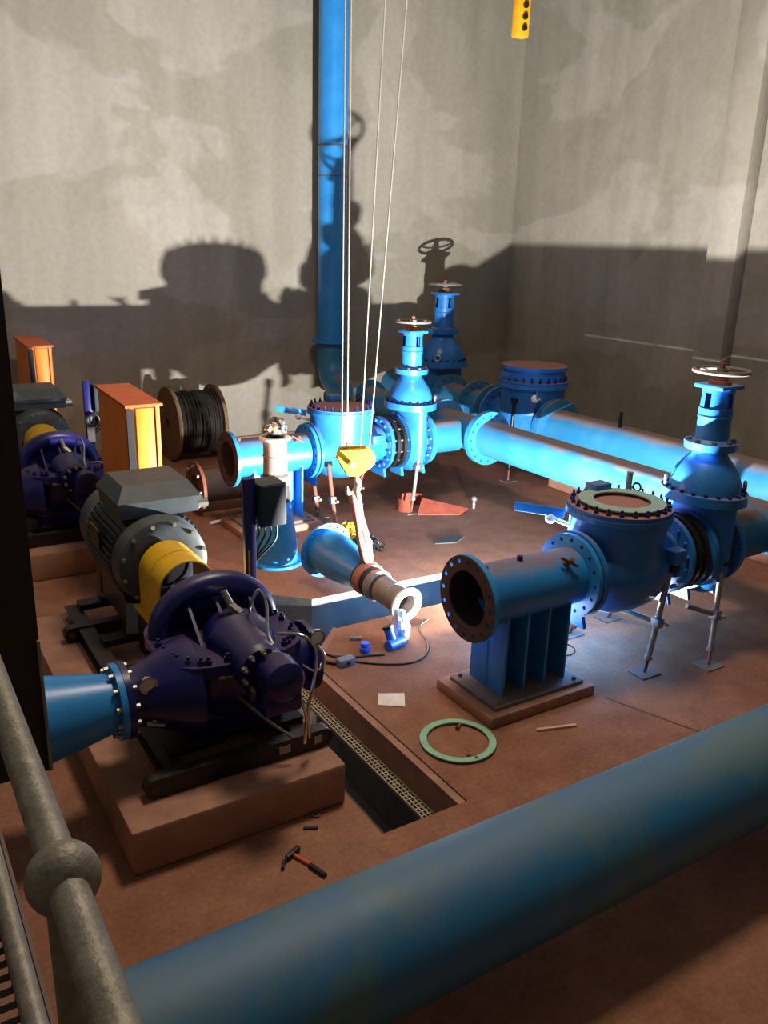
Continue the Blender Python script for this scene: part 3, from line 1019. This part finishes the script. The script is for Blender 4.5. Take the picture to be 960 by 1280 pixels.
oc_ = thing('orange_cabinet', (2.55, 9.4, 0), 'tall narrow orange steel cabinet behind the grey motor beside the trench', 'cabinet')
MB().box(2.36, 2.70, 8.82, 9.98, 0, 2.30).build('body', ORG, oc_)
MB().box(2.455, 2.65, 8.80, 8.822, .05, 2.28, .006).build('door', ORG, oc_)
MB().box(2.355, 2.43, 8.79, 8.825, .0, 2.27).build('hinge_strip', BLACKP, oc_)
MB().box(2.665, 2.705, 8.785, 8.83, .0, 2.30).build('edge_lip', ORG, oc_)
MB().prism([(8.74, 0), (10.0, .03), (10.0, .06), (8.74, .03)], (2.33, 0, 2.30), YA, ZA, XA, .40).build('roof', ORGD, oc_)

# second pump set
clone(sk, sk.location + PER, 'black steel skid frame under the far navy pump nearer the back wall')
clone(pu, pu.location + PER, 'navy split-case pump standing far back beside the dark screen')
clone(mo, mo.location + PER, 'grey electric motor of the far pump in front of the smaller orange cabinet')
clone(cg, cg.location + PER, 'yellow coupling guard of the far pump by the back wall')
jp2 = clone(jp, jp.location + PER, 'navy post with junction box standing beside the far pump')
clone(oc_, oc_.location + PER, 'tall narrow orange cabinet standing far back near the plastered wall')
m_ = MB().box(2.585, 2.685, 11.672, 11.678, 1.30, 1.52)
tg_ = tag(m_.build('white_tag', PAPER), 'white paper tag hanging on the navy post of the far pump', 'tag')
m_ = MB()
for k in range(3):
    m_.torus((2.64 + .012 * k, 11.66 - .02 * k, 1.60 + .01 * k), (.25 * (k - 1), 1, .1), .075, .016, 26, 8)
tag(m_.build('cable_coil', CABLE), 'black coiled cable hanging on the navy post of the far pump', 'cable')

# suction reducer and pipe on the left of the first pump
sr = thing('suction_reducer', (.9, NY, NZ), 'blue cone reducer bolted to the side flange of the navy pump', 'reducer')
MB().lathe([(0, .205), (-.04, .205), (-.52, .30), (-.70, .30)], (1.235, NY, NZ), XA, 44).build('cone', BLUEC, sr)
f = MB().ring((1.205, NY, NZ), XA, .043, .27, .15, 40).build('flange', BLUEC, sr)
MB().bolts((1.205, NY, NZ), -XA, 12, .238, .018, .035, .5).build('flange_bolts', STEEL, f, kind='stuff')
MB().lathe([(0, .30), (-2.2, .30)], (.54, NY, NZ), XA, 40).build('barrel', BLUEC, sr)

# ------------------------------------------------------------------ the two loose reducers
def reducer(name, label, loc, axis):
    o = thing(name, (0, 0, 0), label, 'reducer')
    f1 = MB().holed_ring((0, 0, 0), ZA, .035, .355, .26, 16, .315, .016).build('large_flange', BLUEC, o)
    MB().lathe([(.02, .275), (.28, .275), (.36, .265), (.98, .165), (1.05, .165)], (0, 0, 0), ZA, 44).build('cone', BLUEC, o)
    MB().lathe([(0, .262), (1.5, .13)], (0, 0, 0), ZA, 40).build('bore', DARKIN, o)
    MB().lathe([(1.05, .168), (1.08, .185), (1.14, .185), (1.17, .160)], (0, 0, 0), ZA, 36).build('collar', GREYP, o)
    MB().lathe([(1.05, .158), (1.42, .152), (1.66, .150)], (0, 0, 0), ZA, 36).build('neck', GREYP, o)
    MB().torus((0, 0, 1.43), ZA, .152, .008, 36, 6).build('weld_bead', STEEL, o)
    MB().holed_ring((0, 0, 1.64), ZA, .03, .20, .122, 12, .168, .011).build('small_flange', WHITEP, o)
    o.location = loc
    qd = V((0, 0, 1)).rotation_difference(V(axis).normalized())
    o.rotation_mode = 'QUATERNION'
    o.rotation_quaternion = qd
    return o


L_ = V((4.62, 8.58, .405))
S_ = V((4.74, 7.0, .285))
reducer('pipe_reducer', 'blue and grey flanged reducer lying slung beneath the yellow hook block', L_, S_ - L_)
reducer('pipe_reducer', 'blue and grey flanged reducer standing upright on its wide flange', (4.36, 9.45, 0), (0, 0, 1))
# foil wrapping on the upright reducer
wr = MB().ball((0, 0, 0), .15, .13, .12, seg=22, rows=12)
for p in wr.v:
    k = 1 + .22 * sin(9 * p.x * 7 + 3 * p.z * 20) * cos(p.y * 40 + p.z * 25)
    p.x *= k
    p.z *= 1 + .2 * cos(p.x * 50 + p.y * 30)
    p.y *= k
    p += V((4.37, 9.45, 1.785))
tag(wr.build('foil_wrap', SILVER, ang=20), 'crumpled silver and black wrapping on top of the upright reducer', 'wrapping')

# ------------------------------------------------------------------ hoist: hook block, ropes, sling
HB = V((4.62, 7.9, 1.70))
hb = thing('hook_block', HB, 'yellow crane hook block hanging over the slung reducer', 'hook')
pl_ = [(-.22, .05), (-.19, .13), (.10, .14), (.15, .08), (.12, -.10), (.02, -.17), (-.10, -.16)]
for k, (dy, dx) in enumerate(((-.09, -.02), (.045, .06))):
    ck = MB().prism(pl_, HB + V((dx, dy, 0)), V((.93, -.36, -.0)).normalized(), ZA, YA, .045).build('cheek_plate', HYEL, hb)
for k, dx in enumerate((-.06, .12)):
    MB().lathe([(-.055, 0), (-.055, .11), (-.04, .125), (-.02, .095), (.02, .095), (.04, .125), (.055, .11), (.055, 0)], HB + V((dx, .0, .0)), V((.36, .93, 0)), 28).build('sheave', HYEL, hb)
MB().cyl(HB + V((-.10, -.13, -.02)), HB + V((-.08, .12, -.02)), .03, seg=12).build('axle', STEEL, hb)
MB().cyl(HB + V((.03, 0, -.12)), HB + V((.03, 0, -.24)), .028, seg=12).build('shank', STEEL, hb)
hk = [(.03, 0, -.22), (.05, 0, -.28), (.03, 0, -.36), (-.02, 0, -.40), (-.08, 0, -.37), (-.09, 0, -.30)]
hkp = smooth([HB + V(p) for p in hk])
MB().tube(hkp, .036, 12, radii=[.030 + .012 * sin(pi * i / (len(hkp) - 1)) - .022 * (i / (len(hkp) - 1)) ** 5 for i in range(len(hkp))]).build('hook', STEEL, hb)

import itertools
tops = [(4.39, 9.6), (4.45, 9.6), (4.985, 9.6), (5.33, 9.6)]
bots = [(4.45, .08), (4.52, .09), (4.69, .1), (4.80, .06)]
for (tx, tz), (bx, bz), nm in zip(tops, bots, ('first', 'second', 'third', 'fourth')):
    o = MB().cyl((bx, 7.9, HB.z + bz - .05), (tx, 7.9, tz), .0085, seg=8).build('wire_rope', ROPE)
    tag(o, 'thin pale steel wire rope holding up the yellow hook block', 'rope', 'hoist ropes over the hook block')

sl = thing('lifting_sling', (4.68, 7.8, .6), 'pink webbing sling from the hook around the slung reducer', 'sling')
# choke round the reducer
ax = (S_ - L_).normalized()
cp_ = L_ + ax * .93
MB().lathe([(-.05, .186), (.06, .178), (.06, .196), (-.05, .204)], cp_, ax, 32, closed=True).build('choke_loop', SLING, sl)
top_ = cp_ + V((0, 0, .19))
hk_b = HB + V((-.01, -.005, -.40))
for dx, ph in ((-.042, 0), (.034, 2.0)):
    pth = [hk_b.lerp(top_, t) + V((dx * (.55 + .45 * sin(pi * t)) + .012 * sin(7 * t + ph), .012 * cos(6 * t + ph), .035 * (1 - t))) for t in [k / 14 for k in range(15)]]
    m_ = MB()
    n0 = len(m_.v)
    m_.tube(pth, .036, 12, radii=[(.03 if k in (0, 14) else .044) + .008 * sin(9 * k / 14 + ph) for k in range(15)])
    m_.build('strap', SLING, sl)

# pendant control
pe = thing('pendant_control', (10.4, 12.5, 7.5), 'yellow crane pendant control box hanging high near the wall corner', 'pendant')
pc = V((10.41, 12.5, 7.47))
MB().box(pc.x - .13, pc.x + .13, pc.y - .09, pc.y + .09, pc.z - .02, pc.z + .75, .03).build('case', mat('pendant_yellow', (226, 160, 24), .45), pe)
for k in range(4):
    MB().cyl(pc + V((0, -.09, .12 + k * .17)), pc + V((0, -.125, .12 + k * .17)), .05, seg=16).build('button', BLACKP, pe)
MB().cyl(pc + V((0, 0, .75)), pc + V((0, 0, 2.2)), .02, seg=8).build('cable', BLACK, pe)

# ------------------------------------------------------------------ cable drum and grey fitting
cd = thing('cable_drum', (5.33, 15.26, 0), 'wooden cable drum wound with black cable against the back wall', 'cable drum')
for x in (4.84, 5.72):
    d_ = MB().lathe([(0, .1), (0, .69), (.07, .69), (.07, .1)], (x, 15.26, .69), XA, 40, closed=True).build('drum_flange', WOOD, cd)
MB().cyl((4.9, 15.26, .69), (5.73, 15.26, .69), .3, seg=28).build('core', WOOD, cd)
m_ = MB()
for k in range(17):
    m_.torus((4.93 + k * .047, 15.26, .69), V((1, random.uniform(-.03, .03), random.uniform(-.03, .03))), .57 + random.uniform(-.012, .012), .026, 36, 6)
m_.build('cable_winding', CABLE, cd, kind='stuff')
gf = thing('grey_pipe_fitting', (4.4, 11.9, 0), 'dull grey flanged pipe fitting with rusty flange lying behind the spool', 'fitting')
MB().ring((4.15, 11.9, .40), XA, .05, .40, .2, 36).build('flange', RUST, gf)
MB().lathe([(.04, .24), (.9, .26), (.9, .2), (.04, .2)], (4.15, 11.9, .40), XA, 36, closed=True).build('barrel', DGREYS, gf)
MB().ring((5.0, 11.9, .40), XA, .05, .40, .2, 36).build('flange', DGREYS, gf)
MB().bolts((4.15, 11.9, .40), -XA, 8, .33, .028, .05).build('flange_bolts', STEEL, gf, kind='stuff')

# ------------------------------------------------------------------ foreground pipe
fg = thing('foreground_pipe', (6, 2.88, 0), 'very thick worn blue pipe in front of the trench and pump plinth', 'pipe')
MB().lathe([(-5.6, .352), (7.4, .352)], (6, 2.885, .572), XA, 64).build('barrel', mat('blue_worn', (66, 110, 124), .45, col2=(36, 104, 148), scale=1.3, lo=.46, hi=.56, dust=.35, dustcol=(110, 112, 112)), fg)
for x in (9.5,):
    o = thing('pipe_saddle', (x, 2.885, 0), 'low concrete saddle under the very thick foreground pipe', 'support')
    m_ = MB()
    pr = [(-.34, 0), (.34, 0), (.34, .36)] + [(.36 * sin(g), .572 - .36 * cos(g)) for g in [rad(60 - k * 12) for k in range(11)]] + [(-.34, .36)]
    m_.prism(pr, (x - .15, 2.885, 0), YA, ZA, XA, .3)
    m_.build('block', CONC, o)

# ------------------------------------------------------------------ floodlight
fl_ = thing('floodlight', (5.95, 6.12, 0), 'small black floodlight on the floor behind the pipe stand', 'lamp')
Mx = Matrix.Translation((5.95, 6.205, .075)) @ Matrix.Rotation(rad(68), 4, 'X')
MB().box(-.10, .10, -.035, .025, -.075, .075, .008, Mx).build('housing', BLACKP, fl_)
em = bpy.data.materials.new('lamp_glass')
em.use_nodes = True
em.node_tree.nodes['Principled BSDF'].inputs['Emission Color'].default_value = (1, .97, .92, 1)
em.node_tree.nodes['Principled BSDF'].inputs['Emission Strength'].default_value = 6
MB().box(-.085, .085, .026, .03, -.06, .06, 0, Mx).build('glass', em, fl_)
MB().tube([(5.84, 6.20, .075), (5.84, 6.12, .01), (6.06, 6.12, .01), (6.06, 6.20, .075)], .009, 8).build('bracket', BLACKP, fl_)

# ------------------------------------------------------------------ small things on the floor
def gasket(name, c, R, r, t, m, label):
    o = MB().ring(c, ZA, t, R, r, 64).build(name, m)
    return tag(o, label, 'gasket')


gasket('gasket_ring', (3.91, 4.86, .018), .325, .265, .012, GREEN, 'flat green gasket ring lying on the floor by the trench')
gasket('gasket_ring', (CC - .0, PY - .02, PZ + .66), .41, .27, .012, LGREEN, 'pale green gasket ring lying on the check valve cover')
for i, (x, y, lb) in enumerate(((4.03, 5.02, 'rusty bolt lying inside the green ring'), (3.88, 4.58, 'rusty bolt under the near rim of the green ring'))):
    o = thing('bolt', (x, y, 0), lb, 'bolt')
    a = .6 + i * 1.3
    e = V((cos(a), sin(a), 0))
    MB().cyl(V((x, y, .02)), V((x, y, .02)) + e * .08, .011, seg=10).build('shank', RUST, o)
    MB().cyl(V((x, y, .021)) - e * .018, V((x, y, .021)), .021, seg=6).build('head', RUST, o)
o = MB().add([(3.63, 5.70, .004), (3.83, 5.55, .004), (3.93, 5.72, .03), (3.74, 5.87, .006), (3.63, 5.70, .008), (3.83, 5.55, .008), (3.93, 5.72, .034), (3.74, 5.87, .010)],
             [[0, 3, 2, 1], [4, 5, 6, 7], [0, 1, 5, 4], [1, 2, 6, 5], [2, 3, 7, 6], [3, 0, 4, 7]]).build('paper_sheet', PAPER)
tag(o, 'white crumpled sheet of paper on the floor near the trench edge', 'paper')
ha = thing('hammer', (2.15, 4.2, 0), 'claw hammer with orange handle on floor in front of the plinth', 'hammer')
MB().tube([(2.09, 4.29, .02), (2.14, 4.17, .018), (2.17, 4.06, .018)], .013, 8).build('handle', HAMH, ha)
MB().tube([(2.14, 4.15, .018), (2.185, 4.01, .018)], .018, 8).build('grip', BLACK, ha)
MB().bar((2.03, 4.28, .025), (2.15, 4.335, .025), .035, .035, .006).tube([(2.03, 4.28, .025), (1.99, 4.25, .03), (1.97, 4.21, .02)], .012, 8).build('head', BLACKP, ha)
o = MB().cyl((2.28, 4.52, .018), (2.37, 4.47, .018), .016, seg=10).build('stud', DGREYS)
tag(o, 'short dark steel stud on the floor beside the plinth corner', 'stud')
o = MB().ring((2.42, 4.60, .0), ZA, .018, .03, .017, 6).build('hex_nut', DGREYS)
tag(o, 'small hex nut on the floor by the plinth corner', 'nut')
o = MB().bar((4.62, 4.66, .011), (4.98, 4.55, .011), .03, .02).build('wood_strip', PALEWOOD)
tag(o, 'thin pale wooden strip on the floor in front of concrete block', 'wood')
# cable loop near the slab corner
cb = [(3.62, 7.02, .012), (3.68, 6.80, .012), (3.86, 6.52, .012), (4.10, 6.32, .012), (4.36, 6.22, .012), (4.58, 6.30, .012), (4.75, 6.52, .012), (4.86, 6.85, .012), (5.1, 7.0, .012)]
tag(MB().tube(smooth(cb), .011, 8).build('floor_cable', CABLE), 'thin black cable looping over the slab below the slung reducer', 'cable')
cb = [(3.72, 6.72, .012), (3.90, 6.60, .012), (4.05, 6.56, .012), (4.2, 6.50, .012)]
tag(MB().tube(smooth(cb), .013, 8).build('short_cable', CABLE), 'short cable piece lying beside the blue plastic fittings', 'cable')
o = thing('grey_switch_box', (3.74, 6.5, 0), 'small grey box lying at the slab corner by trench', 'box')
MB().box(3.66, 3.84, 6.46, 6.56, 0, .085, .01).build('case', mat('grey_blue', (108, 116, 128), .5), o)
MB().cyl((3.75, 6.455, .045), (3.75, 6.45, .045), .02, seg=12).build('knob', BLACK, o)
tag(MB().bar((3.52, 6.73, .018), (3.68, 6.54, .018), .035, .03).build('dark_offcut', BLACKP), 'dark steel offcut beside the small grey box', 'offcut')
tag(MB().bar((4.06, 6.98, .02), (4.17, 6.92, .02), .05, .035, .004).build('steel_offcut', STEEL), 'small shiny steel offcut on the slab below reducer', 'offcut')
# blue plastic fittings with white bag
o = thing('blue_fitting', (4.36, 6.62, 0), 'bright blue plastic pipe fitting under the white plastic bag', 'fitting')
MB().cyl((4.28, 6.56, .06), (4.50, 6.62, .06), .055, seg=16).cyl((4.36, 6.60, .06), (4.34, 6.66, .20), .05, seg=16).build('tee', BLUEPL, o)
MB().cyl((4.34, 6.66, .20), (4.335, 6.672, .23), .058, seg=16).build('cap', BLACK, o)
o = MB().cyl((4.06, 6.66, .0), (4.06, 6.66, .11), .045, seg=14).cyl((4.06, 6.66, .03), (4.06, 6.66, .06), .058, seg=14).build('blue_coupling', BLUEPL)
tag(o, 'small blue plastic coupling standing beside the white bag', 'fitting')
bg = MB()
rows = [(0.0, .07), (.06, .10), (.14, .095), (.24, .07), (.32, .05)]
bgp = []
for (h, r) in rows:
    bgp.append((h, r))
bg.lathe([(0, 0)] + bgp + [(.33, 0)], (4.545, 6.72, .015), V((-.05, .08, 1)), 22)
for p in bg.v:
    a = math.atan2(p.y - 6.72, p.x - 4.545)
    p.x += .014 * sin(a * 5 + p.z * 22)
    p.y += .012 * cos(a * 4 + p.z * 30)
tag(bg.build('plastic_bag', WRAPW, ang=20), 'shiny white plastic bag propped below the small reducer flange', 'bag')
# chain heap
m_ = MB()
random.seed(3)
for k in range(120):
    p = V((5.66 + random.gauss(0, .075), 9.30 + random.gauss(0, .07), .02 + random.uniform(0, .13)))
    m_.torus(p, V((random.uniform(-1, 1), random.uniform(-1, 1), random.uniform(-1, 1))), .036, .012, 10, 5)
tag(m_.build('chain_heap', BLACKP, kind='stuff'), 'black chain heaped on the floor behind the slung reducer', 'chain')
m_ = MB()
for k in range(80):
    p = V((5.52 + random.gauss(0, .05), 9.62 + random.gauss(0, .06), .03 + random.uniform(0, .26)))
    m_.torus(p, V((random.uniform(-1, 1), random.uniform(-1, 1), random.uniform(-1, 1))), .036, .012, 10, 5)
tag(m_.build('yellow_chain_heap', YBLK, kind='stuff'), 'yellow chain heaped beside the black chain', 'chain')
tag(MB().cyl((4.12, 11.22, .03), (4.42, 11.28, .03), .028, seg=12).build('white_tube', WHITEP), 'short white plastic tube on the floor by the grey fitting', 'tube')
# red scrap under the far gate valve
rs = thing('red_scrap', (7.2, 10.3, 0), 'rusty red sheet steel scrap at the foot of the tall prop', 'scrap')
MB().lathe([(0, .26), (.20, .24)], (7.25, 10.55, 0), ZA, 20, a0=.3, a1=4.0).build('curved_sheet', REDRUST, rs)
MB().add([(7.15, 10.25, .0), (7.75, 9.95, .0), (7.95, 10.0, .06), (7.4, 10.5, .17), (7.15, 10.25, .012), (7.75, 9.95, .012), (7.95, 10.0, .072), (7.4, 10.5, .182)],
         [[0, 3, 2, 1], [4, 5, 6, 7], [0, 1, 5, 4], [1, 2, 6, 5], [2, 3, 7, 6], [3, 0, 4, 7]]).build('flat_sheet', REDRUST, rs)
o = thing('small_valve', (8.2, 10.55, 0), 'tiny pale fitting standing alone on the floor near header', 'fitting')
MB().cyl((8.18, 10.15, 0), (8.18, 10.15, .12), .03, seg=10).build('stem', STEEL, o)
MB().ball((8.18, 10.15, .15), .05).build('cap', STEEL, o)
tag(MB().prism([(0, 0), (.3, -.1), (.55, .05), (.4, .16), (.1, .14)], (6.62, 9.02, .001), XA, YA, ZA, .012).build('dark_rag', mat('rag', (56, 62, 60), .9)), 'dark grey-green rag lying on the floor behind the hook sling', 'rag')
# wire loop
tag(MB().torus((5.9, 5.72, .012), ZA, .15, .006, 40, 6).build('wire_loop', CABLE), 'thin wire loop on the floor under the check valve', 'wire')
# strapped pipe in trench
tp = thing('trench_pipe', (3.05, 5.5, TZ), 'dark grey pipe with green straps lying in the trench', 'pipe')
MB().cyl((2.98, 4.3, -.55), (2.98, 8.2, -.55), .13, seg=24).build('barrel', mat('grey_pvc', (92, 88, 82), .5), tp)
for y in (4.5, 6.35):
    MB().ring((2.98, y, -.55), YA, .06, .136, .12, 24).build('strap', GREEN, tp)
for y in (5.0, 7.4):
    MB().box(2.8, 3.16, y, y + .1, TZ, -.67).build('rest', CONC, tp)

# ------------------------------------------------------------------ walkway, handrail, dark panel
wk = thing('walkway_grating', (-.6, 1.0, 2.5), 'open bar grating of the walkway beneath the handrail', 'grating')
m_ = MB()
for k in range(26):
    x = -.90 + k * .042
    m_.box(x - .003, x + .003, -.6, 2.2, 2.47, 2.50)
for k in range(70):
    y = -.6 + k * .04
    m_.box(-.93, .15, y - .003, y + .003, 2.475, 2.495)
m_.build('bars', DGREYS, wk, kind='stuff')
MB().box(.152, .160, -.6, 2.2, 2.36, 2.52).build('toe_plate', DGREYS, wk)
MB().box(-.6, -.45, -.6, 2.2, 2.28, 2.47).build('carrier', DGREYS, wk)
for y in (.1, 2.0):
    MB().box(-.55, -.50, y, y + .1, 0, 2.28).build('post', DGREYS, wk)
hr = thing('handrail', (.09, .57, 2.5), 'galvanised tube handrail with ball stanchion along the walkway', 'handrail')
MB().cyl((.083, -.3, 3.52), (.083, 2.15, 3.545), .0150, seg=24).build('top_rail', RAILM, hr)
MB().cyl((.083, -.3, 3.03), (.083, 2.15, 3.03), .0150, seg=20).build('mid_rail', RAILM, hr)
for y in (.575, 2.1):
    s_ = MB().cyl((.083, y, 2.5), (.083, y, 3.52), .015, seg=20).build('stanchion', RAILM, hr)
    MB().ball((.083, y, 3.527), .0285, seg=28, rows=16).build('ball', RAILM, s_)
    MB().ball((.083, y, 3.03), .0285, seg=28, rows=16).build('ball', RAILM, s_)
dp = thing('dark_screen', (-.1, 1.62, 2.5), 'dark brown sheet metal screen fixed at the end of the walkway', 'panel')
MB().box(-.45, .232, 1.60, 1.64, 2.955, 5.2).build('sheet', DPANEL, dp)
MB().box(.226, .232, 1.590, 1.60, 2.96, 3.25).build('edge_strip', STEEL, dp)
